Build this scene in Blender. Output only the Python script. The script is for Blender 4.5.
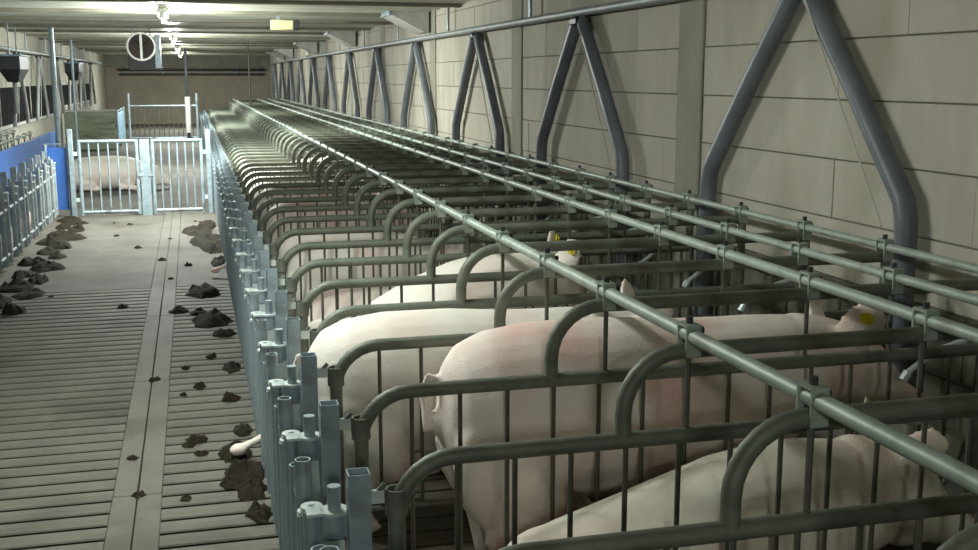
import bpy, bmesh, math, random
from mathutils import Vector, Matrix
random.seed(7)
for o in list(bpy.data.objects):
    bpy.data.objects.remove(o)
scene = bpy.context.scene
COL = scene.collection
PI = math.pi

# ------------------------------------------------------------------ camera, world, exposure
F_PX, VPX, VPY, EYE = 1100.0, 190.0, 77.0, 1.8
pitch = math.atan((275 - VPY) / F_PX)
yaw = math.atan((489 - VPX) * math.cos(pitch) / F_PX)
cam_data = bpy.data.cameras.new('camera')
cam_data.sensor_width = 36.0
cam_data.lens = F_PX / 978.0 * 36.0
cam_data.clip_end = 200
cam = bpy.data.objects.new('camera', cam_data)
COL.objects.link(cam)
cam.location = (0, 0, EYE)
cam.rotation_euler = (PI / 2 - pitch, 0, -yaw)
scene.camera = cam
w = bpy.data.worlds.new('world')
scene.world = w
w.use_nodes = True
w.node_tree.nodes['Background'].inputs[0].default_value = (.55, .6, .65, 1)
w.node_tree.nodes['Background'].inputs[1].default_value = 0.02
vs = scene.view_settings
vs.view_transform = 'Standard'
vs.look = 'None'
vs.gamma = 1
vs.use_curve_mapping = False
vs.exposure = -0.18

# ------------------------------------------------------------------ materials
def lin(c):
    return tuple(((v / 255) / 12.92 if v / 255 < .04045 else ((v / 255 + .055) / 1.055) ** 2.4) for v in c) + (1,)

def mat(name, a, b=None, scale=6, rough=.6, metal=0, bump=0, bscale=60, stretch=(1, 1, 1), contrast=(.35, .65), coords='Object', spec=.5, c=None, cscale=2, cthr=(.55, .7), emit=None):
    m = bpy.data.materials.new(name)
    m.use_nodes = True
    nt = m.node_tree
    n, l = nt.nodes, nt.links
    bs = n['Principled BSDF']
    bs.inputs['Roughness'].default_value = rough
    bs.inputs['Metallic'].default_value = metal
    bs.inputs['Specular IOR Level'].default_value = spec
    bs.inputs['Base Color'].default_value = lin(a)
    if emit:
        bs.inputs['Emission Color'].default_value = lin(a)
        bs.inputs['Emission Strength'].default_value = emit
    if coords == 'World':
        g = n.new('ShaderNodeNewGeometry'); vec = g.outputs['Position']
    else:
        t = n.new('ShaderNodeTexCoord'); vec = t.outputs['Object']
    mp = n.new('ShaderNodeMapping'); mp.inputs['Scale'].default_value = stretch
    l.new(vec, mp.inputs[0])
    if b:
        nz = n.new('ShaderNodeTexNoise'); nz.inputs['Scale'].default_value = scale
        nz.inputs['Detail'].default_value = 6; nz.inputs['Roughness'].default_value = .65
        l.new(mp.outputs[0], nz.inputs['Vector'])
        r = n.new('ShaderNodeValToRGB')
        r.color_ramp.elements[0].position = contrast[0]; r.color_ramp.elements[1].position = contrast[1]
        r.color_ramp.elements[0].color = lin(a); r.color_ramp.elements[1].color = lin(b)
        l.new(nz.outputs[0], r.inputs[0])
        out = r.outputs[0]
        if c:
            n2 = n.new('ShaderNodeTexNoise'); n2.inputs['Scale'].default_value = cscale
            n2.inputs['Detail'].default_value = 5
            l.new(mp.outputs[0], n2.inputs['Vector'])
            r2 = n.new('ShaderNodeValToRGB')
            r2.color_ramp.elements[0].position = cthr[0]; r2.color_ramp.elements[1].position = cthr[1]
            l.new(n2.outputs[0], r2.inputs[0])
            mx = n.new('ShaderNodeMix'); mx.data_type = 'RGBA'
            l.new(r2.outputs[0], mx.inputs[0]); l.new(out, mx.inputs[6])
            mx.inputs[7].default_value = lin(c)
            out = mx.outputs[2]
        l.new(out, bs.inputs['Base Color'])
    if bump:
        nb = n.new('ShaderNodeTexNoise'); nb.inputs['Scale'].default_value = bscale
        nb.inputs['Detail'].default_value = 4
        l.new(mp.outputs[0], nb.inputs['Vector'])
        bp = n.new('ShaderNodeBump'); bp.inputs['Strength'].default_value = bump
        bp.inputs['Distance'].default_value = .01
        l.new(nb.outputs[0], bp.inputs['Height']); l.new(bp.outputs[0], bs.inputs['Normal'])
    return m

M = {}
M['tube'] = mat('dusty_steel', (98, 103, 92), (120, 125, 113), 9, .55, .2, .08, 80, spec=.35, c=(86, 82, 68), cscale=5, cthr=(.55, .75))
M['rail'] = mat('galvanised_rail', (146, 158, 147), (166, 176, 166), 8, .5, .15, .06, 60, c=(128, 134, 120), cscale=6)
M['bar'] = mat('dark_steel_bar', (80, 80, 71), (100, 100, 90), 14, .5, .3)
M['galv'] = mat('galvanised_blue_grey', (138, 155, 165), (168, 183, 190), 12, .45, .3, .05, 40, c=(112, 116, 114), cscale=5)
M['galvpale'] = mat('pale_galvanised', (138, 148, 151), (164, 172, 173), 12, .45, .2, .05, 40, c=(138, 136, 128), cscale=6)
M['zinc'] = mat('pale_zinc', (196, 208, 206), (222, 230, 226), 10, .35, .3)
M['bluestrip'] = mat('blue_plastic_strip', (32, 62, 150), (46, 82, 176), 8, .4)
M['bluewall'] = mat('blue_plastic_board', (48, 90, 160), (62, 106, 176), 3, .45, c=(60, 90, 140), cscale=6)
M['bluegrey'] = mat('weathered_blue_board', (120, 160, 190), (160, 186, 198), 3, .5, c=(96, 116, 120), cscale=3)
M['block'] = mat('beige_concrete_block', (180, 173, 158), (193, 186, 172), 2.2, .85, 0, .15, 40, coords='World', stretch=(1, 1.6, .5), c=(164, 157, 139), cscale=1.3, cthr=(.5, .72))
M['mortar'] = mat('wall_joint', (112, 108, 94), (124, 119, 104), 5, .9)
M['pillar'] = mat('concrete_pillar', (142, 139, 124), (156, 153, 138), 4, .85, 0, .2, 30, coords='World', stretch=(1, 1, .4))
M['backwall'] = mat('back_wall_render', (142, 134, 118), (162, 153, 136), 1.2, .85, 0, .1, 20, coords='World')
M['ceil'] = mat('ceiling_sheet', (168, 172, 156), (204, 208, 194), 1.5, .4, .1, .08, 15, coords='World', stretch=(.25, 3, 1), spec=.6)
M['rib'] = mat('ceiling_rib', (112, 108, 94), (132, 128, 112), 3, .5, .1, coords='World')
M['beam'] = mat('grey_beam', (112, 110, 100), (130, 128, 116), 3, .7, coords='World')
M['slat'] = mat('slatted_concrete', (86, 84, 73), (100, 98, 86), 3.5, .75, 0, .3, 50, coords='World', c=(68, 63, 52), cscale=1.1, cthr=(.52, .68))
M['strip'] = mat('walkway_concrete', (94, 92, 81), (106, 103, 91), 3, .75, 0, .2, 50, coords='World', c=(76, 71, 59), cscale=1.6, cthr=(.5, .7))
M['dusty'] = mat('dusty_concrete', (80, 76, 67), (95, 91, 82), 2.2, .8, 0, .3, 40, coords='World', c=(66, 60, 51), cscale=1.3, cthr=(.5, .7))
M['pit'] = mat('slurry_pit', (22, 20, 16), (30, 27, 22), 3, .6)
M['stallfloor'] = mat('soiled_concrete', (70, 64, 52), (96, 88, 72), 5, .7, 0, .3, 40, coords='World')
M['trough'] = mat('trough_and_shaded_wall', (92, 88, 78), (120, 116, 102), 5, .7, 0, .2, 30, coords='World')
M['dung'] = mat('manure', (30, 26, 20), (48, 42, 31), 18, .9, 0, .8, 60, coords='World', spec=.15)
M['slot'] = mat('slot_side', (36, 33, 26), (46, 42, 34), 9, .9, coords='World', spec=.1)
M['plastic'] = mat('blue_black_plastic', (92, 98, 106), (112, 118, 124), 4, .45, 0, .03, 30, coords='World', c=(112, 116, 114), cscale=3, cthr=(.55, .8))
M['plasticdark'] = mat('black_plastic', (34, 38, 44), (52, 56, 60), 8, .5)
M['conduit'] = mat('grey_conduit', (132, 136, 136), (154, 158, 156), 6, .5, .1, coords='World')
M['paleline'] = mat('pale_fine_line', (196, 192, 176), None, rough=.8)
M['cream'] = mat('cream_box', (206, 200, 150), (216, 210, 164), 5, .5)
M['dark'] = mat('dark_glass', (10, 10, 13), (16, 16, 19), 4, .9, spec=.1)
M['greenwall'] = mat('algae_stained_board', (128, 138, 112), (166, 174, 156), 2.4, .7, coords='World', stretch=(.6, 1, 4), c=(86, 90, 62), cscale=2)
M['leftwall'] = mat('left_wall_render', (150, 146, 132), (172, 168, 154), 2, .85, coords='World')
M['white'] = mat('white_paint', (206, 206, 200), (190, 190, 184), 6, .5)
M['tag'] = mat('yellow_tag', (236, 216, 40), None, rough=.5)
M['lamp'] = mat('lamp_tube', (240, 255, 250), None, emit=40)
M['steelfan'] = mat('fan_ring', (210, 210, 200), (180, 180, 172), 6, .35, .3)
M['fandark'] = mat('fan_dark', (62, 52, 48), (84, 70, 64), 6, .6)

def skin_mat(name, a, b, soil, thr, red):
    m = mat(name, a, b, 3.0, .62, 0, .25, 120, c=soil, cscale=3.2, cthr=thr, spec=.3)
    n, l = m.node_tree.nodes, m.node_tree.links
    bs = n['Principled BSDF']
    prev = bs.inputs['Base Color'].links[0].from_socket
    t = n.new('ShaderNodeTexCoord')
    nz = n.new('ShaderNodeTexNoise'); nz.inputs['Scale'].default_value = 2.6
    l.new(t.outputs['Object'], nz.inputs['Vector'])
    r = n.new('ShaderNodeValToRGB')
    r.color_ramp.elements[0].position = .5; r.color_ramp.elements[1].position = .74
    l.new(nz.outputs[0], r.inputs[0])
    mx = n.new('ShaderNodeMix'); mx.data_type = 'RGBA'
    l.new(r.outputs[0], mx.inputs[0]); l.new(prev, mx.inputs[6]); mx.inputs[7].default_value = lin(red)
    l.new(mx.outputs[2], bs.inputs['Base Color'])
    bs.inputs['Subsurface Weight'].default_value = .0
    return m
M['pig'] = skin_mat('sow_skin', (226, 218, 206), (236, 229, 219), (214, 198, 182), (.6, .82), (232, 208, 197))
M['pigpink'] = skin_mat('sow_skin_pink', (234, 218, 206), (240, 228, 218), (212, 186, 168), (.58, .8), (226, 172, 160))
M['pigdirty'] = skin_mat('sow_skin_soiled', (230, 220, 202), (238, 230, 214), (158, 144, 118), (.6, .78), (226, 194, 180))

# ------------------------------------------------------------------ mesh helpers
class MB:
    def __init__(s):
        s.v, s.f = [], []
    def add(s, vs, fs):
        k = len(s.v)
        s.v += [tuple(x) for x in vs]
        s.f += [tuple(i + k for i in f) for f in fs]
        return s
    def box(s, x0, x1, y0, y1, z0, z1):
        return s.add([(x0, y0, z0), (x1, y0, z0), (x1, y1, z0), (x0, y1, z0), (x0, y0, z1), (x1, y0, z1), (x1, y1, z1), (x0, y1, z1)],
                     [(0, 3, 2, 1), (4, 5, 6, 7), (0, 1, 5, 4), (1, 2, 6, 5), (2, 3, 7, 6), (3, 0, 4, 7)])
    def cbox(s, x0, x1, y0, y1, z0, z1, c=.01):
        # block with chamfered edges on the face towards -X / +X and top: simple inset shells
        bm = bmesh.new()
        bmesh.ops.create_cube(bm, size=1)
        for v in bm.verts:
            v.co = Vector(((x0 + x1) / 2 + v.co.x * (x1 - x0), (y0 + y1) / 2 + v.co.y * (y1 - y0), (z0 + z1) / 2 + v.co.z * (z1 - z0)))
        bmesh.ops.bevel(bm, geom=bm.edges[:], offset=c, segments=1, affect='EDGES')
        bm.verts.index_update()
        s.add([v.co for v in bm.verts], [[v.index for v in f.verts] for f in bm.faces])
        bm.free()
        return s
    def tube(s, pts, r, n=10, caps=True):
        pts = [Vector(p) for p in pts]
        rs = r if isinstance(r, (list, tuple)) else [r] * len(pts)
        rings = []
        up = None
        for i, p in enumerate(pts):
            a = pts[max(i - 1, 0)]; b = pts[min(i + 1, len(pts) - 1)]
            t = (b - a).normalized()
            if up is None:
                up = Vector((0, 0, 1)) if abs(t.z) < .9 else Vector((0, 1, 0))
            u = (up - t * up.dot(t)).normalized()
            up = u
            w_ = t.cross(u)
            rings.append([p + (u * math.cos(2 * PI * k / n) + w_ * math.sin(2 * PI * k / n)) * rs[i] for k in range(n)])
        vs = [q for ring in rings for q in ring]
        fs = []
        for i in range(len(pts) - 1):
            for k in range(n):
                fs.append((i * n + k, i * n + (k + 1) % n, (i + 1) * n + (k + 1) % n, (i + 1) * n + k))
        if caps:
            fs.append(tuple(range(n))[::-1]); fs.append(tuple(range((len(pts) - 1) * n, len(pts) * n)))
        return s.add(vs, fs)
    def ring(s, c, r0, r1, h, n=16, axis='z'):
        # annulus with thickness h
        vs = []
        for z in (0, h):
            for r in (r0, r1):
                for k in range(n):
                    a = 2 * PI * k / n
                    p = (r * math.cos(a), r * math.sin(a), z)
                    if axis == 'y': p = (p[0], p[2], p[1])
                    vs.append((c[0] + p[0], c[1] + p[1], c[2] + p[2]))
        fs = []
        for k in range(n):
            k2 = (k + 1) % n
            fs += [(k, k2, n + k2, n + k), (2 * n + k, 3 * n + k, 3 * n + k2, 2 * n + k2), (n + k, n + k2, 3 * n + k2, 3 * n + k), (k, 2 * n + k, 2 * n + k2, k2)]
        return s.add(vs, fs)
    def loft(s, sts, n=22):
        # stations: (x, z, halfwidth, halfheight); sections stand square to the path in the XZ plane
        rings = []
        for i, (x, z, hw, hh) in enumerate(sts):
            a = sts[max(i - 1, 0)]; b = sts[min(i + 1, len(sts) - 1)]
            t = Vector((b[0] - a[0], 0, b[1] - a[1])).normalized()
            u = Vector((-t.z, 0, t.x))
            for k in range(n):
                an = 2 * PI * k / n
                rings.append(Vector((x, 0, z)) + u * (math.cos(an) * hh) + Vector((0, 1, 0)) * (math.sin(an) * hw))
        fs = []
        m = len(sts)
        for i in range(m - 1):
            for k in range(n):
                fs.append((i * n + k, i * n + (k + 1) % n, (i + 1) * n + (k + 1) % n, (i + 1) * n + k))
        fs.append(tuple(range(n))[::-1]); fs.append(tuple(range((m - 1) * n, m * n)))
        return s.add(rings, fs)
    def ell(s, c, r, rot=None, n=12):
        vs, fs = [], []
        m = 8
        R = rot or Matrix.Identity(3)
        for i in range(m + 1):
            th = PI * i / m
            for k in range(n):
                ph = 2 * PI * k / n
                v = R @ Vector((r[0] * math.sin(th) * math.cos(ph), r[1] * math.sin(th) * math.sin(ph), r[2] * math.cos(th)))
                vs.append((c[0] + v.x, c[1] + v.y, c[2] + v.z))
        for i in range(m):
            for k in range(n):
                fs.append((i * n + k, (i + 1) * n + k, (i + 1) * n + (k + 1) % n, i * n + (k + 1) % n))
        return s.add(vs, fs)
    def mesh(s, name, smooth=True):
        me = bpy.data.meshes.new(name)
        me.from_pydata(s.v, [], s.f)
        me.validate()
        if smooth:
            try:
                me.polygons.foreach_set('use_smooth', [True] * len(me.polygons))
                me.set_sharp_from_angle(angle=math.radians(40))
            except Exception:
                pass
        return me
    def build(s, name, m, parent=None, loc=(0, 0, 0), smooth=True):
        return link(name, s.mesh(name, smooth), m, parent, loc)

def link(name, me, m, parent=None, loc=(0, 0, 0)):
    if m is not None and len(me.materials) == 0:
        me.materials.append(M[m] if isinstance(m, str) else m)
    o = bpy.data.objects.new(name, me)
    COL.objects.link(o)
    o.parent = parent
    o.location = loc
    return o

def empty(name, loc=(0, 0, 0), rz=0):
    o = bpy.data.objects.new(name, None)
    o.empty_display_size = .1
    COL.objects.link(o)
    o.location = loc; o.rotation_euler = (0, 0, rz)
    return o

def tag(o, label=None, cat=None, group=None, kind=None):
    if label: o['label'] = label
    if cat: o['category'] = cat
    if group: o['group'] = group
    if kind: o['kind'] = kind
    return o

def arc(cx, cz, r, a0, a1, n=7, y=0):
    return [(cx + r * math.cos(a0 + (a1 - a0) * i / (n - 1)), y, cz + r * math.sin(a0 + (a1 - a0) * i / (n - 1))) for i in range(n)]

def copy_tree(o, parent=None, label=None, group=None):
    c = o.copy(); COL.objects.link(c); c.parent = parent
    if label: c['label'] = label
    if group: c['group'] = group
    for ch in [x for x in KIDS.get(o.name, [])]:
        copy_tree(ch, c)
    return c
KIDS = {}
def kids(root):
    bpy.context.view_layer.update()
    for o in [root] + list(root.children_recursive):
        KIDS[o.name] = list(o.children)

# ------------------------------------------------------------------ measures of the barn (metres; X across, Y along the aisle)
WX, LX, YB, YN, CZ = 3.05, -3.1, 45.0, -5.0, 2.66
PITCH, Y0 = .635, 2.085
NDIV = 55
def DY(k): return Y0 + PITCH * k
LAMP_X = -.28
LAMPS = [(-2.6, .42), (4.9, .37), (14.0, 1.45), (22.4, 1.25), (30.8, 1.0), (39.5, 1.0)]
LAMP_W = 170

# ------------------------------------------------------------------ floor
fl = MB().box(LX - .2, WX + .2, YN, YB, -.34, -.24).build('floor', 'pit')
tag(fl, 'concrete slatted barn floor with a solid walkway strip', kind='structure')
SP, GAP = .14, .027
def slat_mesh(L):
    # long concrete beam with softly crowned top
    b = MB()
    wd = SP - GAP
    prof = [(-wd / 2 + .012, -.12), (wd / 2 - .012, -.12), (wd / 2, -.006), (wd / 2 - .006, .0), (0, .003), (-wd / 2 + .006, .0), (-wd / 2, -.006)]
    n = len(prof)
    vs = [(0, y, z) for y, z in prof] + [(L, y, z) for y, z in prof]
    fs = [(i, (i + 1) % n, n + (i + 1) % n, n + i) for i in range(n)] + [tuple(range(n))[::-1], tuple(range(n, 2 * n))]
    return b.add(vs, fs)
AX0, SX0, SX1, AX1 = -3.1, -.41, -.2, .36
def slat_of(L):
    me = slat_mesh(L).mesh('slat', False)
    me.materials.append(M['slat']); me.materials.append(M['slot'])
    for p in me.polygons:
        p.material_index = 0 if p.normal.z > .5 or abs(p.normal.x) > .9 else 1  # slat sides and undersides darker than the tops
    return me
mL, mR = slat_of(SX0 - AX0), slat_of(AX1 - SX1)
y = 1.2
while y < 9.8:
    link('slat', mL, None, fl, (AX0, y, 0)); link('slat', mR, None, fl, (SX1, y, 0))
    y += SP
YS = y - SP / 2
# walkway strip: precast lengths, each split lengthwise by a crack
yy = 1.0
for i in range(6):
    L = 1.9
    if yy + L > YS: L = YS - yy
    for a, b_ in ((SX0 + .001, (SX0 + SX1) / 2 - .002), ((SX0 + SX1) / 2 + .002, SX1 - .001)):
        MB().cbox(a, b_, yy + .003, yy + L - .003, -.12, .003, .004).build('walkway_slab', 'strip', fl)
    yy += L
# farther along the aisle the slots are packed with dust: solid slabs
yy = YS
i = 0
while yy < YB - .1:
    L = min(2.2, YB - yy)
    for a, b_ in ((AX0, SX0), (SX0, (SX0 + SX1) / 2), ((SX0 + SX1) / 2, SX1), (SX1, AX1)):
        MB().cbox(a + .001, b_ - .001, yy + .001, yy + L - .001, -.12, .0, .002).build('floor_slab', 'dusty', fl)
    yy += L
# the stall floor: slats too dark and hidden to pick apart
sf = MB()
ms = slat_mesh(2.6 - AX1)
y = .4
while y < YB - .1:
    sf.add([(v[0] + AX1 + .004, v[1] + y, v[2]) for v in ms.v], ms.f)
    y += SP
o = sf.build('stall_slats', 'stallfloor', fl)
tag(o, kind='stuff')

# ------------------------------------------------------------------ walls
CH = .29
ZJ = [1.40 + CH * i for i in range(-5, 5)]      # joint heights
wr = MB().box(WX + .012, WX + .2, YN, YB, -.3, CZ + .15).build('wall_right', 'mortar', smooth=False)
tag(wr, 'beige concrete block wall with concrete pillars', kind='structure')
PIL = [6.48 + 3.86 * i for i in range(-2, 10)]
def pil_gap(y0, y1):
    out = []
    segs = [(y0, y1)]
    for p in PIL:
        nxt = []
        for a, b_ in segs:
            if b_ <= p - .19 or a >= p + .19: nxt.append((a, b_))
            else:
                if a < p - .19 - .05: nxt.append((a, p - .19))
                if b_ > p + .19 + .05: nxt.append((p + .19, b_))
        segs = nxt
    return segs
zs = [-.05, .24 + .0] + ZJ[1:]
for ci in range(len(ZJ)):
    z0 = ZJ[ci]; z1 = min(z0 + CH, CZ + .05)
    if z0 < .2 or z0 > CZ: continue
    off = .0 if ci % 2 else .52
    y = 1.2 + off - 1.03
    while y < 22:
        for a, b_ in pil_gap(max(y, 1.0), y + 1.03):
            if b_ - a > .06:
                d = random.uniform(-.003, .003)
                MB().cbox(WX + d, WX + .06, a + .0012, b_ - .0012, z0 + .004, z1 - .004, .002).build('block', 'block' if z0 > .8 else 'trough', wr, smooth=False)  # lower courses darker: shade of the dividers put into their colour
        y += 1.03
    # far and near stretches: whole courses
    for a0, b0 in ((YN, 1.0), (y, YB)):
        m_ = MB()
        for a, b_ in pil_gap(a0, b0):
            m_.cbox(WX, WX + .06, a + .004, b_ - .004, z0 + .004, z1 - .004, .003)
        m_.build('block_course', 'block' if z0 > .8 else 'trough', wr, smooth=False)  # low courses here carry the same painted shade
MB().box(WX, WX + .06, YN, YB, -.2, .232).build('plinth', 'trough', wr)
for p in PIL:
    MB().cbox(WX - .012, WX + .08, p - .17, p + .17, -.1, CZ + .1, .008).build('pillar', 'pillar', wr, smooth=False)
# the thin irregular crack that runs beside the pillar
ck = []
for i in range(14):
    ck.append((WX - .0015, 6.30 + random.uniform(-.012, .012) + (0 if i > 4 else (4 - i) * .035), 1.24 + i * .05))
MB().tube(ck, .0035, 5).build('crack', 'mortar', wr)

wl = MB().box(LX - .2, LX, YN, YB, -.3, CZ + .15).build('wall_left', 'leftwall')
tag(wl, 'pale rendered wall with dark window openings', kind='structure')
wb = MB().box(LX - .2, WX + .2, YB, YB + .2, -.3, CZ + .15).build('wall_back', 'backwall')
tag(wb, 'brown rendered end wall', kind='structure')
wn = MB().box(LX - .2, WX + .2, YN - .2, YN, -.3, CZ + .15).build('wall_front', 'backwall')
tag(wn, 'rendered end wall', kind='structure')
# two dark windows in the left wall
for i, (a, b_, z0, z1) in enumerate(((12.5, 27.4, .98, 1.62), (29.4, 37.2, 1.1, 1.6))):
    wd = MB().box(LX - .01, LX + .02, a, b_, z0, z1).build('window_%d' % (i + 1), 'dark')
    tag(wd, 'long black window opening in the left wall', kind='structure')
    MB().box(LX, LX + .05, a, b_, z0 - .05, z0).build('window_sill', 'white', wd)
    for k in range(1, 4):
        q = a + (b_ - a) * k / 4
        MB().box(LX, LX + .035, q - .03, q + .03, z0, z1).build('mullion', 'leftwall', wd)

# ------------------------------------------------------------------ ceiling: sheets between cross ribs
ce = MB().box(LX - .2, WX + .2, YN, YB, CZ + .06, CZ + .2).build('ceiling', 'rib')
tag(ce, 'low ceiling of metal sheets on cross ribs', kind='structure')
RS = 2.2
y = -4.9
k = 0
while y < YB:
    y1 = min(y + RS, YB)
    # each sheet is folded: shallow corrugations running across the barn
    b = MB()
    n = 5
    prof = []
    for i in range(n):
        t0 = y + .06 + (y1 - y - .12) * i / n; t1 = y + .06 + (y1 - y - .12) * (i + 1) / n
        dd = (t1 - t0)
        prof += [(t0, 0), (t0 + dd * .35, 0), (t0 + dd * .5, -.03), (t0 + dd * .85, -.03)]
    prof.append((y1 - .06, 0))
    xr = WX + .02 if k % 2 else WX - .1
    vs = [(LX, p[0], CZ + p[1]) for p in prof] + [(WX + .02, p[0], CZ + p[1]) for p in prof]
    m_ = len(prof)
    b.add(vs, [(i, i + 1, m_ + i + 1, m_ + i) for i in range(m_ - 1)])
    b.build('ceiling_sheet', 'ceil', ce, smooth=False)
    MB().cbox(LX, WX + .02, y - .06, y + .06, CZ - .07, CZ + .08, .012).build('rib', 'rib', ce, smooth=False)
    y += RS
    k += 1
# beam and two pipes across the end wall
bm_ = MB().box(LX, WX, YB - .25, YB, 2.2, CZ).build('trim_1', 'beam')
tag(bm_, 'grey cross beam above the end wall', kind='structure')
for i, (z, r) in enumerate(((2.08, .05), (1.9, .04))):
    p = empty('cross_pipe', (0, YB - (.2, .09)[i], z))
    MB().tube([(-2.6, 0, 0), (2.85, 0, 0)], r, 10).build('pipe', 'plasticdark', p)
    for x in (-2.3, -1, .4, 1.8, 2.6):
        MB().box(x - .02, x + .02, -.01, .01, r - .01, 2.2 - z).build('bracket', 'galv', p)
    tag(p, ('dark pipe across the end wall just below the beam', 'dark pipe across the end wall, lower and thinner one')[i], 'pipe')

# ------------------------------------------------------------------ lamps
def lamp(y, power, lab):
    r = empty('ceiling_lamp', (LAMP_X, y, CZ - .14))
    MB().cbox(-.06, .06, -.62, .62, 0, .05, .008).build('housing', 'white', r)
    MB().tube([(0, -.58, -.035), (0, .58, -.035)], .018, 10).build('tube', 'lamp', r)
    for s in (-1, 1):
        MB().cbox(-.03, .03, s * .6 - .015, s * .6 + .015, -.06, .0, .004).build('end_cap', 'white', r)
    ld = bpy.data.lights.new('lamp_light', 'AREA')
    ld.shape = 'RECTANGLE'; ld.size = .12; ld.size_y = 1.15
    ld.energy = power * LAMP_W * .7
    ld.color = (.94, 1.0, .95)
    lo = bpy.data.objects.new('lamp_light', ld); COL.objects.link(lo)
    lo.parent = r; lo.location = (0, 0, -.07)
    # light that leaves the bare tube sideways and upwards
    for s in (-.4, .4):
        pd = bpy.data.lights.new('tube_glow', 'POINT')
        pd.energy = power * LAMP_W * .8; pd.shadow_soft_size = .09; pd.color = (.94, 1.0, .95)
        po = bpy.data.objects.new('tube_glow', pd); COL.objects.link(po)
        po.parent = r; po.location = (0, s, -.12)
    tag(r, lab, 'lamp', 'fluorescent lamps down the aisle')
for i, (y, p) in enumerate(LAMPS):
    lamp(y, p, 'bare fluorescent tube lamp on the ceiling above the aisle')

# ------------------------------------------------------------------ stall dividers
ZL, ZT, TR = .81, 1.055, .0235
XR, XA, XF = .475, 1.11, 2.8
pl = [(XR, 0, .0), (XR, 0, .3), (XR, 0, ZL - .16)] + arc(XR + .16, ZL - .16, .16, PI, PI / 2, 8)[1:] + [(1.2, 0, ZL), (2.0, 0, ZL), (XF, 0, ZL)]
lower = MB().tube(pl, TR, 12)
pt = [(XA, 0, ZL), (XA, 0, ZT - .17)] + arc(XA + .17, ZT - .17, .17, PI, PI / 2, 8)[1:] + [(1.7, 0, ZT), (2.3, 0, ZT), (XF, 0, ZT)]
top = MB().tube(pt, TR, 12)
bot = MB().tube([(XR, 0, .16), (1.6, 0, .16), (2.53, 0, .16)], .015, 8)
vb = MB().tube([(0, 0, .16), (0, 0, ZL)], .0078, 6)
rod = MB().tube([(0, 0, ZL), (0, 0, ZT)], .008, 6)
post = MB().tube([(XF, 0, .09), (XF, 0, ZT + .02)], .022, 10)
BX = [.64 + .16 * i for i in range(12)]
RX = [1.3, 2.05, 2.39]
me_l, me_t, me_b, me_v, me_r, me_p = (x.mesh(n) for x, n in ((lower, 'lower_rail'), (top, 'top_rail'), (bot, 'bottom_rail'), (vb, 'vertical_bar'), (rod, 'stay_rod'), (post, 'front_post')))
for me, m_ in ((me_l, 'tube'), (me_t, 'tube'), (me_b, 'bar'), (me_v, 'bar'), (me_r, 'bar'), (me_p, 'tube')):
    me.materials.append(M[m_])
far = MB()
for x in (lower, top, bot, post): far.add(x.v, x.f)
for x in BX: far.add([(a + x, b_, c) for a, b_, c in vb.v], vb.f)
fb = MB().tube([(2.9, 0, .15), (2.9, 0, ZL + .02)], .008, 6)
me_fb = fb.mesh('front_bar'); me_fb.materials.append(M['bar'])
fr = MB().tube([(XF, 0, ZL), (2.9, .04, ZL), (2.9, PITCH - .04, ZL)], .014, 8)
me_fr = fr.mesh('front_rail'); me_fr.materials.append(M['bar'])
me_far = far.mesh('stall_divider'); me_far.materials.append(M['tube'])
DLAB = {-2: 'tubular stall divider two places before the empty stall, arched top bar',
        -1: 'tubular stall divider one place before the empty stall, arched top bar',
        0: 'tubular stall divider on the open side of the empty stall, arched top bar',
        1: 'tubular stall divider between the empty stall and the soiled half-sitting sow',
        2: 'tubular stall divider between the soiled half-sitting sow and the pink-flanked standing sow',
        3: 'tubular stall divider between the pink-flanked standing sow and the plain white standing sow',
        4: 'tubular stall divider between the plain white standing sow and the lying sow beyond her',
        5: 'tubular stall divider between a lying sow and the sitting sow with two yellow tags',
        6: 'tubular stall divider just past the sitting sow with two yellow tags'}
for k in range(-2, NDIV):
    if k < 18:
        d = empty('stall_divider', (0, DY(k), 0))
        for n_, me in (('lower_rail', me_l), ('top_rail', me_t), ('bottom_rail', me_b), ('front_post', me_p)):
            link(n_, me, None, d)
        for x in BX: link('vertical_bar', me_v, None, d, (x, 0, 0))
        for x in RX: link('stay_rod', me_r, None, d, (x, 0, 0))
        for q in (1, 2, 3): link('front_bar', me_fb, None, d, (0, PITCH * q / 4, 0))
        link('front_rail', me_fr, None, d)
    else:
        d = link('stall_divider', me_far, None, None, (0, DY(k), 0))
    tag(d, DLAB.get(k, 'tubular stall divider in the repeating row past the sow with two yellow tags'), 'divider', 'stall dividers')

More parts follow.
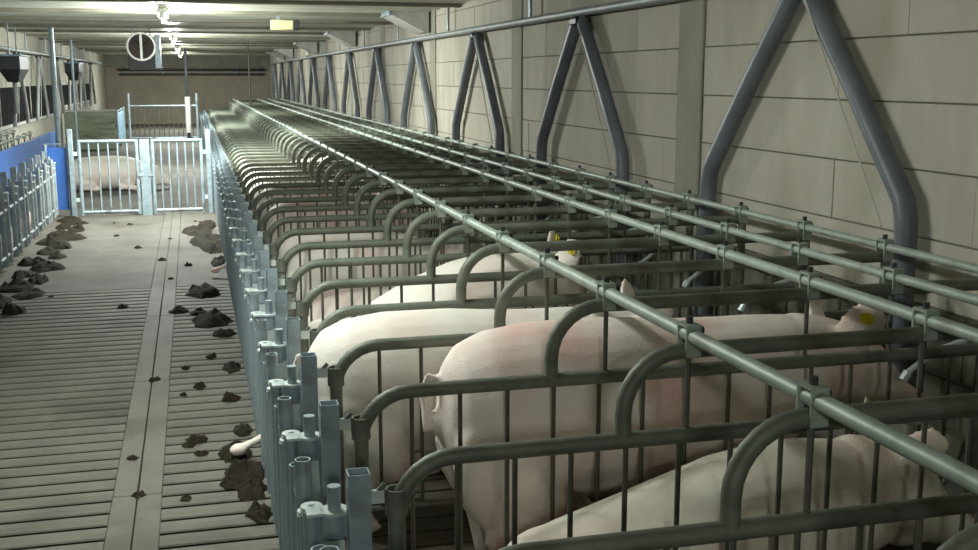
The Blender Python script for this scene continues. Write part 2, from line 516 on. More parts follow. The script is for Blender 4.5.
# ------------------------------------------------------------------ long rails clamped across the dividers
cl = MB()
cl.box(-.022, .022, -.032, -.0255, -.058, .03).box(-.022, .022, .0255, .032, -.058, .03).box(-.022, .022, -.032, .032, .024, .032)
me_c = cl.mesh('clamp', False); me_c.materials.append(M['rail'])
me_bo = MB().tube([(0, 0, .03), (0, 0, .05)], .010, 6).mesh('bolt'); me_bo.materials.append(M['plasticdark'])
me_bn = MB().tube([(.024, .008, .008), (.046, .008, .008)], .011, 6).mesh('side_bolt'); me_bn.materials.append(M['plasticdark'])
cl_far = MB(); cl_far.v = list(cl.v); cl_far.f = list(cl.f)
RL = ['long galvanised rail over the stalls, clamped where the bar arches begin', 'long galvanised rail over the stalls, second from the arches towards the wall',
      'long galvanised rail over the stalls, third from the arches towards the wall', 'long galvanised rail over the stalls, closest to the block wall']
for i, x in enumerate((1.3, 2.055, 2.39, 2.79)):
    zr = ZT + TR + .0215 if i < 3 else ZT + TR + .02
    r = empty('long_rail', (x, 0, zr))
    MB().tube([(0, .3, 0), (0, 6, 0), (0, 12, 0), (0, 24, 0), (0, DY(NDIV - 1) + .2, 0)], .0205 if i < 2 else .018, 12).build('rail_tube', 'rail', r)
    for k in range(-2, NDIV):
        if k < 22:
            c = link('clamp', me_c, None, r, (0, DY(k), 0))
            if k < 14: link('bolt', me_bo, None, c); link('side_bolt', me_bn, None, c)
        elif k % 2 == 0 or i == 0:
            link('clamp', me_c, None, r, (0, DY(k), 0))
    tag(r, RL[i], 'rail', 'long rails over the stalls')

# ------------------------------------------------------------------ rear gates along the aisle
def gate_parts():
    P = []
    sq = MB()
    a, t = .029, .0035
    sq.box(-a, a, -a, -a + t, 0, .79).box(-a, a, a - t, a, 0, .79).box(-a, -a + t, -a, a, 0, .79).box(a - t, a, -a, a, 0, .79)
    P.append(('square_post', sq.mesh('square_post', False), 'galv', (.375, 0, 0)))
    lb = MB().box(.404, .442, -.008, .008, .70, .735)
    P.append(('link_bar', lb.mesh('link_bar', False), 'zinc', (0, 0, 0)))
    sl = MB().ring((XR, 0, .665), .0245, .031, .07, 12).tube([(XR - .038, 0, .70), (XR - .05, 0, .73), (XR - .03, 0, .75)], .008, 6)
    P.append(('clamp_sleeve', sl.mesh('clamp_sleeve'), 'tube', (0, 0, 0)))
    hs = MB().ring((0, 0, .60), .020, .036, .06, 14)
    P.append(('hinge_sleeve', hs.mesh('hinge_sleeve'), 'galv', (.318, .06, 0)))
    lug = MB().ring((0, 0, .662), .018, .04, .008, 14).box(-.075, -.03, -.025, .02, .662, .67)
    P.append(('hinge_lug', lug.mesh('hinge_lug', False), 'zinc', (.318, .06, 0)))
    pin = MB().tube([(0, 0, .3), (0, 0, .735)], .0185, 10)
    P.append(('hinge_pin', pin.mesh('hinge_pin'), 'galv', (.318, .06, 0)))
    for yy_, h_ in ((.10, .655), (.215, .60), (.33, .72), (.545, .63)):
        gt = MB().ring((0, 0, .06), .019, .0235, h_ - .06, 12)
        P.append(('gate_tube', gt.mesh('gate_tube'), 'galv', (.262, yy_, 0)))
    lg = MB().ring((0, 0, .662), .010, .03, .008, 12).box(-.03, .03, -.012, .012, .655, .662)
    me2 = lg.mesh('tube_lug', False)
    P.append(('tube_lug', me2, 'zinc', (.262, .10, 0)))
    P.append(('tube_lug', me2, 'zinc', (.262, .215, -.058)))
    rl = MB().tube([(.262, .08, .14), (.262, .58, .14)], .014, 8).mesh('gate_rail')
    P.append(('gate_rail', rl, 'galv', (0, 0, 0))); P.append(('gate_rail', rl, 'galv', (0, 0, .42)))
    lp = MB()
    x0_, x1_, d_ = .0, .055, .02
    lp.add([(x0_, -.004, .595), (x1_, -.004, .595), (x1_ + d_, -.004, .12), (x0_ + d_, -.004, .12), (x0_, .004, .595), (x1_, .004, .595), (x1_ + d_, .004, .12), (x0_ + d_, .004, .12)],
           [(0, 1, 2, 3), (7, 6, 5, 4), (0, 4, 5, 1), (1, 5, 6, 2), (2, 6, 7, 3), (3, 7, 4, 0)])
    P.append(('latch_plate', lp.mesh('latch_plate', False), 'zinc', (.285, .03, 0)))
    bs = MB().box(.270, .284, .03, .06, .14, .56)
    P.append(('blue_strip', bs.mesh('blue_strip', False), 'bluestrip', (0, 0, 0)))
    return P
GP = gate_parts()
for n_, me, m_, lc in GP:
    if not me.materials: me.materials.append(M[m_])
def far_gate():
    me = bpy.data.meshes.new('rear_gate')
    bm = bmesh.new()
    idx = {}
    mats = []
    for n_, m0, m_, lc in GP:
        t = bmesh.new(); t.from_mesh(m0)
        bmesh.ops.translate(t, verts=t.verts, vec=lc)
        tmp = bpy.data.meshes.new('t'); 
        if m_ not in mats: mats.append(m_)
        for f in t.faces: f.material_index = mats.index(m_)
        t.to_mesh(tmp); t.free()
        bm.from_mesh(tmp); bpy.data.meshes.remove(tmp)
    bm.to_mesh(me); bm.free()
    for m_ in mats: me.materials.append(M[m_])
    return me
me_fg = far_gate()
GLAB = {1: 'galvanised rear gate with blue strips closing the stall of the soiled half-sitting sow',
        2: 'galvanised rear gate with blue strips closing the stall of the pink-flanked standing sow',
        3: 'galvanised rear gate with blue strips closing the stall of the plain white standing sow',
        4: 'galvanised rear gate with blue strips with a lying sow\'s leg poking out',
        0: 'galvanised rear gate with blue strips closing the empty stall'}
def put_gate(k, x, y, mirror, lab, group, parts):
    if parts:
        g = empty('pen_gate' if mirror else 'rear_gate', (x, y, 0))
        for n_, me, m_, lc in GP:
            if mirror and (n_ in ('link_bar', 'clamp_sleeve', 'latch_plate', 'blue_strip') or (n_ == 'gate_tube' and lc[1] not in (.10, .33))): continue
            o_ = link(n_, me, None, g, lc)
            if mirror:
                o_.scale.z = 1.1
                if m_ == 'galv': o_.material_slots[0].link = 'OBJECT'; o_.material_slots[0].material = M['galvpale']
    else:
        g = link('rear_gate', me_fg, None, None, (x, y, 0))
    if mirror: g.rotation_euler.z = PI
    tag(g, lab, 'gate', group)
    return g
for k in range(-1, NDIV - 1):
    put_gate(k, 0, DY(k), False, GLAB.get(k, 'galvanised rear gate with blue strips in the long row of stalls'), 'rear gates of the stall row', k < 14)

# ------------------------------------------------------------------ feed trough along the wall
tr = MB()
prof = [(2.56, 0), (2.56, .26), (2.60, .28), (2.63, .26), (2.68, .1), (2.86, .08), (2.95, .2), (2.97, .34), (3.03, .34), (3.03, 0)]
n = len(prof)
vs = [(x, .3, z) for x, z in prof] + [(x, YB - 6, z) for x, z in prof]
tr.add(vs, [(i, (i + 1) % n, n + (i + 1) % n, n + i) for i in range(n)] + [tuple(range(n)), tuple(range(n, 2 * n))[::-1]])
o = tr.build('feed_trough', 'trough')
tag(o, 'long grey concrete feed trough at the foot of the block wall', 'trough')

# ------------------------------------------------------------------ feed line with V-shaped drop tubes
DSP = {1: 'V-shaped pair of blue-grey feed drop tubes just before the cracked concrete pillar',
       2: 'V-shaped pair of blue-grey feed drop tubes just past the cracked concrete pillar'}
def feed_line(x, ys, zc, spread, zb, y0, y1, lab, dlab, group, side, r=.05, low=True):
    p = empty('feed_pipe', (x, 0, zc))
    MB().tube([(0, y0, 0), (0, (y0 + y1) / 2, 0), (0, y1, 0)], .032, 12).build('pipe', 'conduit', p)
    yy_ = ys[0] - .8
    tag(p, lab, 'pipe')
    for i, ya in enumerate(ys):
        MB().box(-.012, .012, ya + spread + .35, ya + spread + .39, .03, CZ - zc).build('hanger', 'galv', p)
        t = empty('feed_drop', (x, ya, zb))
        h = zc - zb
        MB().cbox(-.06, .06, -.09, .09, h - .11, h - .035, .02).box(-.03, .03, -.05, .05, h - .05, h - .036).build('outlet_box', 'plasticdark', t)
        for s, w_ in ((-1, spread[0] if isinstance(spread, tuple) else spread), (1, spread)):
            pts = [(0, s * .05, h - .06), (0, s * (.05 + (w_ - .05) * .5), h * .5 + .06), (0, s * (w_ - .02), .17), (0, s * (w_ + .005), .08), (0, s * (w_ + .01), .0)]
            if low: pts += [(0, s * (w_ + .01), -.12), (0, s * (w_ + .01), -.72)]
            MB().tube(pts, r, 12).build('drop_tube', 'plastic' if side > 0 else 'conduit', t)
        MB().tube([(-.05 * side, -.1, h - .1), (-.05 * side, -spread + .1, .05)], .005, 5).build('pale_line', 'paleline', t)  # thin pale line beside one tube of each V
        tag(t, (DSP.get(i, dlab) if side > 0 else dlab), 'feed tube', group)
VY = [5.06 + 3.29 * i for i in range(-1, 12)]
feed_line(2.97, VY, 2.30, .95, 1.10, .5, YB - 1, 'grey feed conveyor pipe high along the beige block wall',
          'V-shaped pair of blue-grey feed drop tubes on bare wall well away from the cracked pillar', 'feed drops on the block wall', 1)
LY = [17.2, 21.4, 24.4, 27.4, 30.4, 33.4, 36.6]
feed_line(-2.95, LY, 2.27, .8, .95, 12, 41, 'grey feed conveyor pipe high along the wall with black windows',
          'V-shaped pair of grey feed drop tubes in front of the black windows', 'feed drops on the window wall', -1, low=False, r=.036)

for (yh, lab) in ((19.3, 'dark plastic feed hopper under the pipe over the blue board'), (28.9, 'dark plastic feed hopper past the pole beyond the blue board')):
    h = empty('feed_hopper', (-2.72, yh, 1.72))
    b = MB()
    vs = [(-.08, -.2, 0), (.08, -.2, 0), (.08, .2, 0), (-.08, .2, 0), (-.16, -.5, .2), (.16, -.5, .2), (.16, .5, .2), (-.16, .5, .2), (-.16, -.5, .4), (.16, -.5, .4), (.16, .5, .4), (-.16, .5, .4)]
    b.add(vs, [(3, 2, 1, 0), (8, 9, 10, 11)] + [(i, (i + 1) % 4, 4 + (i + 1) % 4, 4 + i) for i in range(4)] + [(4 + i, 4 + (i + 1) % 4, 8 + (i + 1) % 4, 8 + i) for i in range(4)])
    b.build('bin', 'plasticdark', h, smooth=False)
    MB().cbox(-.18, .18, -.52, .52, .4, .43, .01).build('lid', 'bluegrey', h)
    MB().tube([(0, 0, 0), (0, 0, -.5)], .04, 8).build('spout', 'conduit', h)
    for s_ in (-.4, .4): MB().box(-.01, .01, s_ - .01, s_ + .01, .43, CZ - 1.72 - .02).build('hanger', 'galv', h)
    tag(h, lab, 'hopper')

# ------------------------------------------------------------------ drinkers at the stall fronts
me_d = MB().tube([(2.7, 0, .85), (2.55, .03, .80), (2.44, .04, .72)], .012, 8).tube([(2.44, .04, .72), (2.42, .04, .69)], .018, 8).mesh('drinker')
me_d.materials.append(M['zinc'])
for k in range(0, 12):
    o = link('nipple_drinker', me_d, None, None, (.09, DY(k) + .03, 0))
    tag(o, 'small zinc nipple drinker pipe at the front end of a stall', 'drinker', 'stall drinkers')

# ------------------------------------------------------------------ sows
def body_mesh(name, b, vox=.014, smooth=5):
    me = b.mesh('tmp', False)
    bm = bmesh.new(); bm.from_mesh(me)
    bmesh.ops.recalc_face_normals(bm, faces=bm.faces[:])
    bm.to_mesh(me); bm.free()
    o = bpy.data.objects.new('tmp', me); COL.objects.link(o)
    r = o.modifiers.new('r', 'REMESH'); r.mode = 'VOXEL'; r.voxel_size = vox
    s = o.modifiers.new('s', 'SMOOTH'); s.factor = .5; s.iterations = smooth
    dg = bpy.context.evaluated_depsgraph_get()
    out = bpy.data.meshes.new_from_object(o.evaluated_get(dg))
    out.name = name
    out.materials.clear()
    out.polygons.foreach_set('use_smooth', [True] * len(out.polygons))
    bpy.data.objects.remove(o); bpy.data.meshes.remove(me)
    return out

def head(b, x, z, tilt=0, ears='up', s=1.0, ear_fwd=.25):
    # head from the nape at (x, z) forward; tilt raises (+) or lowers (-) the snout; returns ear spots
    ct, st = math.cos(tilt), math.sin(tilt)
    def q(u, v): return (x + (u * ct - v * st) * s, z + (u * st + v * ct) * s)
    sts = []
    for u, v, hw, hh in ((-.10, .0, .15, .17), (0, .01, .155, .165), (.08, .015, .15, .155), (.16, -.01, .13, .135), (.24, -.045, .10, .105), (.32, -.07, .078, .08), (.40, -.085, .066, .066), (.43, -.09, .062, .06), (.445, -.09, .05, .05)):
        a, c = q(u, v); sts.append((a, c, hw * s, hh * s))
    b.loft(sts, 20)
    a, c = q(.18, -.11); b.ell((a, 0, c), (.13 * s, .085 * s, .06 * s))         # jowl and jaw
    sp = []
    for sd in (-1, 1):
        # brow ridge, nostril ring and ear
        a, c = q(.17, .085); b.ell((a, sd * .075 * s, c), (.035 * s, .025 * s, .022 * s))
        a, c = q(.04, .12)
        if ears == 'up':
            d = Vector((ear_fwd, sd * .55, .8)).normalized()
        else:
            d = Vector((.75, sd * .6, .05)).normalized()
        nrm = Vector((.5, sd * -.8, -.2)); nrm = (nrm - d * nrm.dot(d)).normalized()
        wd = d.cross(nrm)
        R = Matrix((wd, nrm, d)).transposed()
        base = Vector((a, sd * .10 * s, c))
        b.ell(base + d * .075 * s, (.075 * s, .016, .115 * s), R)
        b.ell(base + d * .02 * s, (.05 * s, .03 * s, .06 * s), R)
        sp.append((base + d * .125 * s + nrm * .012, nrm, d))
    return sp

def tail(b, x, z, curl=True):
    pts = []
    for i in range(12):
        t = i / 11
        a = t * 5.0
        pts.append((x - .03 - .05 * math.sin(t * 2.4) - .012 * math.cos(a), .022 * math.sin(a), z - .20 * t))
    b.tube(pts, [.02 - .009 * i / 11 for i in range(12)], 8)

def leg(b, pts, rs):
    b.tube(pts, rs, 12)
    for p, r in zip(pts, rs): b.ell(p, (r, r, r), n=10)
    p = pts[-1]
    b.ell((p[0] + .02, p[1] - .018, p[2] + .0), (.045, .02, .028)); b.ell((p[0] + .02, p[1] + .018, p[2] + .0), (.045, .02, .028))

def standing(name, head_tilt=-.35, hz=.60, ears='up', hs=1.0):
    b = MB()
    b.loft([(0.0, .60, .05, .09), (.015, .60, .12, .17), (.06, .60, .19, .235), (.15, .60, .24, .275), (.3, .605, .265, .295), (.55, .60, .27, .30), (.8, .585, .27, .295), (1.0, .585 + (hz - .6) * .4, .26, .275), (1.12, .60 + (hz - .6) * .8, .235, .245), (1.22, hz + .015, .195, .21), (1.3, hz + .02, .165, .175)], 26)
    sp = head(b, 1.3, hz + .02, head_tilt, ears, hs, .1)
    for s in (-1, 1):
        b.ell((.2, s * .145, .46), (.19, .115, .27))                                  # ham
        leg(b, [(.2, s * .16, .42), (.27, s * .165, .31), (.16, s * .165, .2), (.18, s * .165, .08), (.19, s * .165, .028)], [.13, .105, .055, .042, .044])
        b.ell((1.02, s * .15, .48), (.13, .09, .19))                               # shoulder
        leg(b, [(1.03, s * .16, .4), (1.06, s * .165, .25), (1.04, s * .165, .12), (1.06, s * .165, .028)], [.09, .058, .042, .042])
        for i in range(6):
            b.ell((.35 + .11 * i, s * .09, .305 + .004 * i), (.02, .018, .03), n=8)    # teats
    b.ell((.55, 0, .36), (.32, .18, .08))
    tail(b, .02, .74)
    b.ell((-.005, 0, .57), (.03, .035, .05))
    return body_mesh(name, b), sp

def half_sitting(name):
    b = MB()
    b.loft([(0.0, .18, .06, .08), (.03, .19, .16, .13), (.12, .21, .24, .18), (.3, .235, .275, .21), (.55, .28, .275, .245), (.8, .345, .265, .265), (1.0, .385, .245, .26), (1.12, .41, .22, .23), (1.22, .43, .18, .195), (1.30, .44, .165, .175)], 26)
    sp = head(b, 1.28, .45, -.25)
    for s in (-1, 1):
        b.ell((.22, s * .17, .2), (.19, .09, .17))
        leg(b, [(.3, s * .19, .16), (.46, s * .2, .13), (.36, s * .21, .06), (.55, s * .2, .03)], [.09, .065, .045, .038])
        b.ell((1.0, s * .15, .33), (.13, .09, .18))
        leg(b, [(1.02, s * .16, .26), (1.0, s * .17, .15), (1.16, s * .17, .05), (1.2, s * .17, .028)], [.085, .058, .045, .042])
    tail(b, .03, .26)
    return body_mesh(name, b), sp

def sitting(name):
    b = MB()
    b.loft([(.0, .17, .08, .08), (.03, .2, .18, .15), (.12, .27, .24, .21), (.28, .37, .265, .255), (.5, .475, .265, .27), (.72, .56, .26, .265), (.92, .62, .24, .245), (1.04, .655, .2, .21), (1.13, .675, .17, .18)], 26)
    sp = head(b, 1.13, .685, -.42)
    for s in (-1, 1):
        b.ell((.22, s * .17, .22), (.2, .09, .18))
        leg(b, [(.28, s * .19, .18), (.5, s * .2, .18), (.36, s * .21, .06), (.58, s * .2, .03)], [.1, .07, .045, .038])
        b.ell((.86, s * .15, .48), (.12, .09, .2))
        leg(b, [(.9, s * .155, .4), (.95, s * .16, .24), (.93, s * .16, .12), (.95, s * .16, .028)], [.09, .058, .042, .042])
    return body_mesh(name, b), sp

def lying(name, out=False):
    b = MB()
    b.loft([(0.0, .2, .05, .07), (.03, .21, .15, .13), (.12, .225, .235, .19), (.3, .24, .275, .235), (.55, .25, .28, .25), (.8, .25, .275, .25), (1.0, .25, .255, .235), (1.12, .25, .225, .21), (1.22, .25, .18, .175), (1.30, .245, .16, .165)], 26)
    sp = head(b, 1.28, .235, -.12, ears='up')
    for s in (-1, 1):
        b.ell((.22, s * .16, .19), (.19, .09, .15))
        if not (out and s == 1):
            leg(b, [(.3, s * .2, .14), (.47, s * .21, .1), (.36, s * .22, .05), (.53, s * .21, .03)], [.08, .06, .042, .036])
        b.ell((.98, s * .16, .18), (.12, .08, .13))
        leg(b, [(1.0, s * .17, .13), (.92, s * .19, .06), (1.1, s * .19, .04), (1.16, s * .19, .03)], [.075, .055, .042, .04])
    if out:
        leg(b, [(.2, .15, .15), (.0, .175, .15), (-.12, .185, .14), (-.24, .185, .09), (-.33, .185, .06)], [.09, .055, .03, .02, .022])
    tail(b, .03, .28)
    return body_mesh(name, b), sp

S_a, sp_a = standing('sow_body', -.35)
S_c, sp_c = standing('sow_body', -.25, .65, 'up', 1.08)
S_b, sp_b = standing('sow_body', -.55, .55)
S_h, sp_h = half_sitting('sow_body')
S_s, sp_s = sitting('sow_body')
S_l, sp_l = lying('sow_body')
S_o, sp_o = lying('sow_body', True)
MESH = {}
def pig_mesh(me, skin):
    key = (me.name, skin)
    if key not in MESH:
        c = me.copy(); c.name = 'sow'; c.materials.clear(); c.materials.append(M[skin]); MESH[key] = c
    return MESH[key]
tagm = MB().ring((0, 0, 0), .0, .024, .004, 12).tube([(0, 0, .004), (0, 0, .012)], .008, 8).mesh('ear_tag')
tagm.materials.append(M['tag'])
eyem = MB().ell((0, 0, 0), (.011, .011, .011)).mesh('eye'); eyem.materials.append(M['dark'])
def sow(me, sp, x, y, rz, sc, skin, lab, group=None, tags=(), cat='sow', sx=1, sz=1):
    o = link('sow', pig_mesh(me, skin), None, None, (x, y, 0))
    o.rotation_euler.z = rz; o.scale = (sc * sx, sc, sc * sz)
    tag(o, lab, cat, group)
    for t in tags:
        p, n_, d = sp[t]
        e = link('ear_tag', tagm, None, o)
        # the tag's disc lies on the side of the ear that faces the aisle
        back = n_ if n_.y < 0 else -n_
        e.location = p + back * (.014 if n_.y < 0 else .034)
        e.rotation_euler = back.to_track_quat('Z', 'Y').to_euler()
        e['label'] = 'round yellow ear tag'
    return o
mid = PITCH / 2
sow(S_h, sp_h, .84, DY(1) + mid, 0, 1.0, 'pigdirty', 'soiled pale sow half sitting up, dirt on her shoulder')
sow(S_c, sp_c, .80, DY(2) + mid, 0, 1.04, 'pigpink', 'big standing sow with pinkish flank and one yellow ear tag', tags=(0,), sx=1.1)
sow(S_c, sp_c, .40, DY(3) + mid, 0, .96, 'pig', 'plain white standing sow with her rump against the rear gate', sx=1.08)
sow(S_o, sp_o, .45, DY(4) + mid, 0, 1.0, 'pig', 'lying sow with a hind leg poking out under the rear gate', tags=())
sow(S_s, sp_s, .66, DY(5) + mid, 0, 1.0, 'pig', 'white sitting sow with two yellow ear tags', tags=(0, 1), sz=1.04)
seq = 'bablbasbbalbsablbabslab'
for k in range(6, NDIV - 1):
    c = seq[(k * 7) % len(seq)]
    if 6 <= k < 20: c = 'llbllalblalslb'[k - 6]
    if k == 12: c = 'o'
    me, sp, lab = {'a': (S_a, sp_a, 'white sow standing in the farther stalls with head level'), 'b': (S_b, sp_b, 'white sow standing in the farther stalls with head lowered'),
                   'l': (S_l, sp_l, 'white sow lying down in the farther stalls'), 's': (S_s, sp_s, 'white sow sitting up in the farther stalls'), 'o': (S_o, sp_o, 'white sow in the farther stalls with a leg poking into the aisle')}[c]
    sow(me, sp, random.uniform(.45, .75) if c != 'o' else .45, DY(k) + mid, 0, random.uniform(.82, .9) if c in 'ab' else 1, random.choice(('pig', 'pig', 'pigpink')), lab, 'sows in the farther stalls')
# the sow lying across the aisle behind the gate, and two behind the side fence
sow(S_l, sp_l, -2.05, 18.8, 0, 1.1, 'pig', 'white sow lying across the aisle behind the double gate', tags=(), sx=.9)
sow(S_l, sp_l, -2.11, 13.6, PI / 2, .87, 'pigpink', 'sow lying between the blue board and the fence beside the double gate')
sow(S_l, sp_l, -2.11, 11.8, PI / 2, .87, 'pig', 'sow lying between the blue board and the fence, farther from the gate')

# ------------------------------------------------------------------ the side fence on the left and the blue board
for k in range(0, 11):
    put_gate(k, -1.46, 15.0 - PITCH * k, True, 'pale galvanised pen gate in the fence before the blue board', 'pen gates before the blue board', True)
bw = empty('blue_board', (-2.38, 0, 0))
for i in range(6):
    MB().cbox(-.02, .02, 6.6 + 2.4 * i + .003, 6.6 + 2.4 * (i + 1) - .003, .42, .86, .004).build('panel', 'bluewall', bw)
for i in range(7):
    MB().box(-.05, -.02, 6.58 + 2.4 * i, 6.62 + 2.4 * i, 0, .86).build('stake', 'galv', bw)
tag(bw, 'long bright blue plastic partition board behind the pen gates', 'partition')
# rails of the row behind the blue board
for i, (x, z) in enumerate(((-2.55, .9), (-2.8, .93))):
    r = empty('feed_rail', (x, 0, z))
    MB().tube([(0, 7, 0), (0, 13, 0), (0, 19.5, 0)], .02, 10).build('rail_tube', 'tube', r)
    for k in range(20):
        yy_ = 7.2 + PITCH * k
        c = link('clamp', me_c, None, r, (0, yy_, 0))
        MB().tube([(0, yy_, -z), (0, yy_, -.02)], .012, 6).build('upright', 'bar', r)
    tag(r, ('low clamped steel rail just behind the blue board', 'low clamped steel rail under the black window')[i], 'rail')

# ------------------------------------------------------------------ the double gate across the aisle
GY = 15.15
def leaf(x0, x1, lab):
    g = empty('aisle_gate', (x0, GY, 0))
    L = x1 - x0
    MB().tube([(0, 0, .98), (L, 0, .98)], .022, 10).build('top_tube', 'galv', g)
    MB().tube([(0, 0, .06), (L, 0, .06)], .022, 10).build('bottom_tube', 'galv', g)
    for x in (0, L):
        MB().tube([(x, 0, .02), (x, 0, 1.0)], .024, 10).build('stile', 'galv', g)
    n = 6
    for i in range(1, n):
        MB().tube([(L * i / n, 0, .06), (L * i / n, 0, .98)], .011, 8).build('bar', 'galv', g)
    tag(g, lab, 'gate', 'double gate across the aisle')
    return g
g1 = leaf(-1.43, -.72, 'galvanised barred gate leaf across the aisle on the blue board side')
g2 = leaf(-.52, .10, 'galvanised barred gate leaf across the aisle on the stall row side')
cp = empty('gate_post', (-.62, GY, 0))
MB().box(-.06, .06, -.02, .02, .0, 1.0).build('plate', 'galv', cp)
MB().box(-.1, -.03, -.03, .0, .52, .55).build('latch', 'galv', cp)
MB().box(.03, .1, -.03, .0, .52, .55).build('latch', 'galv', cp)
tag(cp, 'galvanised latch post between the two aisle gate leaves', 'post')
for x, h, lab in ((-1.53, 1.14, 'tall galvanised gate post at the blue board side of the aisle'), (.19, 1.12, 'tall galvanised gate post at the stall row side of the aisle')):
    p = empty('gate_post', (x, GY, 0))
    MB().cbox(-.03, .03, -.03, .03, 0, h, .004).build('post', 'galv', p)
    for z in (.2, .8):
        s = 1 if x < 0 else -1
        MB().box(min(0, s * .09), max(0, s * .09), -.012, .012, z, z + .05).build('hinge', 'zinc', p)
    tag(p, lab, 'post')
sg = empty('side_panel', (-1.78, GY + .05, 0))
MB().tube([(-.06, 0, .02), (-.06, 0, .95), (.2, 0, .95), (.2, 0, .02)], .02, 10).build('frame', 'galv', sg)
MB().box(-.05, .19, -.012, .012, .1, .9).build('board', 'bluewall', sg)
tag(sg, 'narrow framed panel with blue board beside the gate post', 'panel')

# ------------------------------------------------------------------ far end: second gate, stained cross board, blue-grey pens
g = empty('far_gate', (-1.7, 32.8, 0))
L = 1.85
for z in (.1, 1.0):
    MB().tube([(0, 0, z), (L, 0, z)], .025, 8).build('cross_tube', 'galv', g)
for i in range(15):
    MB().tube([(L * i / 14, 0, .1), (L * i / 14, 0, 1.0)], .014, 6).build('bar', 'bar', g)
for x in (0, L):
    MB().tube([(x, 0, 0), (x, 0, 1.35)], .035, 8).build('post', 'galv', g)
tag(g, 'barred gate far down the aisle near the end wall', 'gate')
cw = empty('cross_board', (-3.05, 29.2, 0))
for i in range(4):
    MB().cbox(.0, 1.18, -.025, .025, .02 + .235 * i, .02 + .235 * (i + 1) - .004, .004).build('plank', 'greenwall', cw)
MB().box(0, 1.2, -.04, .04, .965, 1.0).build('cap', 'white', cw)
tag(cw, 'green-stained plank partition standing across the far pen', 'partition')
for i in range(2):
    p = empty('pen_fence', (-1.82, 29.3 + 1.6 * i, 0))
    MB().cbox(-.02, .02, 0, 1.5, .12, .9, .004).build('board', 'bluegrey', p)
    for y_ in (0, 1.5): MB().tube([(0, y_, 0), (0, y_, 1.0)], .024, 8).build('post', 'galv', p)
    MB().tube([(0, 0, .95), (0, 1.5, .95)], .018, 8).build('top_tube', 'galv', p)
    tag(p, 'weathered pale blue pen panel beside the far aisle', 'panel', 'pale blue pen panels')

# poles
def pole(x, y, z0, z1, r, m_, lab, sleeve=None):
    p = empty('pole', (x, y, z0))
    MB().tube([(0, 0, 0), (0, 0, z1 - z0)], r, 8).build('shaft', m_, p)
    MB().cbox(-.06, .06, -.06, .06, z1 - z0 - .01, z1 - z0, .002).build('flange', 'galv', p)
    if sleeve: MB().tube([(0, 0, sleeve[0]), (0, 0, sleeve[1])], r * 1.9, 8).build('sleeve', 'white', p)
    tag(p, lab, 'pole')
pole(1.3, DY(37) + .3, ZT + TR + .043, CZ - .03, .022, 'bar', 'thin grey pole rising from the stall row to the ceiling')
pole(-2.24, 20.3, 0, CZ - .03, .045, 'galv', 'grey pole from floor to ceiling beyond the blue board')
pole(-.1, 32.62, 0, CZ - .03, .04, 'plasticdark', 'dark pole with a white sleeve standing in the far gate', (.25, 1.25))
pole(-2.55, 26.8, 0, CZ - .03, .03, 'galv', 'thin pole beside the black window past the blue board')

# ------------------------------------------------------------------ fan hung under the ceiling
fx, fy, fz = -.78, 20.0, 2.31
f = empty('ventilation_fan', (fx, fy, fz))
MB().ring((0, 0, 0), .21, .242, .22, 28, 'y').build('ring', 'steelfan', f)
MB().ring((0, .03, 0), .0, .22, .01, 28, 'y').build('back_plate', 'fandark', f)
for i in range(4):
    a = i * PI / 2 + .5
    b = MB()
    c_, s_ = math.cos(a), math.sin(a)
    pr = [(.03, -.02), (.2, -.07), (.21, .06), (.03, .025)]
    vs = [(u * c_ - v * s_, -.005 + .02 * (1 if v > 0 else -1) * 0.5 + .02, u * s_ + v * c_) for u, v in pr]
    vs += [(x, y_ + .006, z) for x, y_, z in vs]
    b.add(vs, [(0, 1, 2, 3), (7, 6, 5, 4), (0, 4, 5, 1), (1, 5, 6, 2), (2, 6, 7, 3), (3, 7, 4, 0)])
    b.build('blade', 'fandark', f, smooth=False)
MB().tube([(0, -.01, 0), (0, .03, 0)], .04, 12).build('hub', 'fandark', f)
MB().box(-.02, .02, -.03, -.005, -.235, .235).build('strut', 'steelfan', f)
MB().cbox(-.22, .3, .05, .45, -.4, .1, .01).build('fan_box', 'plasticdark', f)
MB().box(.22, .31, .03, .46, -.36, .2).build('side_plate', 'galv', f)
for x in (-.15, .15):
    MB().tube([(x, .15, .1), (x, .15, CZ - fz)], .012, 6).build('hanger', 'galv', f)
tag(f, 'round ventilation fan with pale ring and dark box under the ceiling', 'fan')

# junction box with dark end on the ceiling
jb = empty('junction_box', (1.07, 15.3, CZ - .14))
MB().cbox(0, .3, -.06, .06, -.10, .03, .01).build('body', 'cream', jb)
MB().cbox(.302, .38, -.055, .055, -.10, .03, .01).build('end_piece', 'plasticdark', jb)
MB().box(.08, .12, -.02, .02, .03, .1).build('bracket', 'galv', jb)
tag(jb, 'cream coloured ceiling box with a dark end piece', 'box')

# air inlet hoods where the wall meets the ceiling
for y_ in (14.6, 21.2, 27.7, 34.3, 37.6):
    h = empty('air_inlet', (2.99, y_, CZ - .03))
    b = MB()
    pr = [(0, 0), (-.5, .0), (-.5, -.04), (-.06, -.26), (0, -.26)]
    n = len(pr)
    vs = [(x + .02, -.35, z) for x, z in pr] + [(x + .02, .35, z) for x, z in pr]
    b.add(vs, [(i, (i + 1) % n, n + (i + 1) % n, n + i) for i in range(n)] + [tuple(range(n)), tuple(range(n, 2 * n))[::-1]])
    b.build('hood', 'white', h, smooth=False)
    MB().box(-.5, -.46, -.37, .37, -.05, .01).build('flap', 'galv', h)
    tag(h, 'pale wedge-shaped air inlet where the ceiling meets the block wall', 'air inlet', 'air inlets along the ceiling edge')

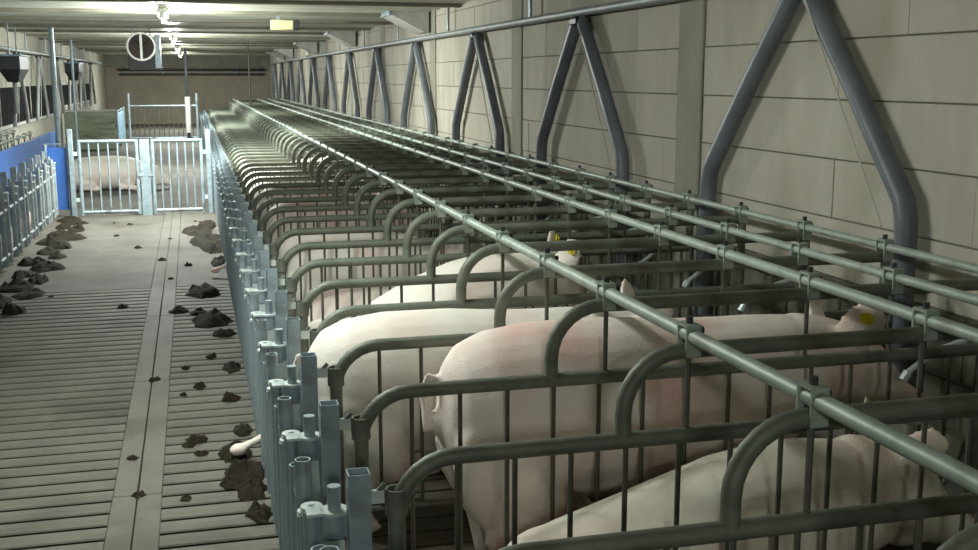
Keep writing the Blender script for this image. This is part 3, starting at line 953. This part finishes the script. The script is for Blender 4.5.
# ------------------------------------------------------------------ manure on the walkway
def clump(x, y, sx, sy, h, lab, seed):
    # a low heap: a crumbly height field inside a ragged outline
    rnd = random.Random(seed)
    N, K = 26, 8
    ph = [(rnd.randint(2, 11), rnd.uniform(0, 6.28), rnd.uniform(.02, .08)) for _ in range(6)]
    bumps = [(rnd.uniform(-.8, .8), rnd.uniform(-.8, .8), rnd.uniform(.12, .3), rnd.uniform(.3, 1.1)) for _ in range(16)]
    vs, fs = [], []
    for i in range(K + 1):
        t = i / K
        for k in range(N):
            a = 2 * PI * k / N
            rr = (1 + sum(c * math.sin(n * a + p) for n, p, c in ph)) * t
            u, v = rr * math.cos(a), rr * math.sin(a)
            if 0 < i < K: u += rnd.uniform(-.05, .05); v += rnd.uniform(-.05, .05)
            z = (1 - t ** 4) * .4 + sum(q * math.exp(-((u - p0) ** 2 + (v - p1) ** 2) / r ** 2) for p0, p1, r, q in bumps) * .4 * (1 - t ** 4)
            z += rnd.uniform(-.07, .09) * (1 - t)
            vs.append((u * sx * 1.15, v * sy * 1.15, 0 if i == K else max(.02, z) * h))
    for i in range(K):
        for k in range(N):
            fs.append((i * N + k, (i + 1) * N + k, (i + 1) * N + (k + 1) % N, i * N + (k + 1) % N))
    fs.append(tuple(range(K * N, (K + 1) * N))[::-1])
    b = MB(); b.add(vs, fs)
    o = b.build('manure_clump', 'dung', None, (x, y, .003))
    tag(o, lab, 'manure', 'manure on the walkway')
LR = 'dark manure clump on the walkway along the stall row'
LLf = 'dark manure clump on the walkway along the pen gates'
LS = 'small dark manure crumb lying on the walkway'
big = [(.03, 9.45, .12, .22, .07), (.07, 8.3, .13, .2, .07), (-.17, 8.72, .07, .08, .035), (-.02, 8.62, .06, .08, .03), (.15, 7.85, .07, .1, .04), (.1, 12.6, .17, .5, .06), (.17, 12.0, .12, .35, .06), (.2, 11.0, .08, .22, .06),
       (.0, 13.4, .15, .4, .04), (.12, 13.9, .1, .4, .05), (-.05, 5.5, .045, .06, .03), (-.09, 5.42, .03, .035, .02), (-.03, 5.28, .03, .035, .02),
       (.13, 5.25, .07, .12, .05), (.17, 4.98, .08, .13, .055), (.18, 4.72, .06, .1, .05), (.1, 4.85, .05, .07, .03), (.18, 5.6, .04, .1, .03), (.14, 6.2, .045, .07, .03), (.17, 6.9, .05, .12, .03), (.2, 4.45, .05, .08, .04)]
for i, (x, y, a, b_, h) in enumerate(big): clump(x, y, a, b_, h, LR, i)
rl = random.Random(3)
for i in range(19):
    y = 8.7 + i * .34
    x = -1.56 + (.13 if i % 2 else 0) + rl.uniform(-.04, .06)
    clump(x, y, rl.uniform(.07, .15), rl.uniform(.12, .2), rl.uniform(.04, .08), LLf, 100 + i)
for i, (u, v) in enumerate(((-.29, 6.72), (-.12, 6.35), (-.03, 6.5), (-.11, 6.95), (-.6, 9.0), (-.62, 12.2), (-.9, 13.2), (-.35, 11.3), (-.25, 10.2), (-1.2, 9.6), (-.8, 14.2), (-1.0, 14.4), (-.1, 4.7), (-.3, 4.8), (.05, 7.2), (-.3, 12.8), (-.02, 14.3), (-.1, 10.9), (-.35, 5.3))):
    s = rl.uniform(.018, .038)
    clump(u, v, s, s * 1.3, s * .7, LS, 200 + i)
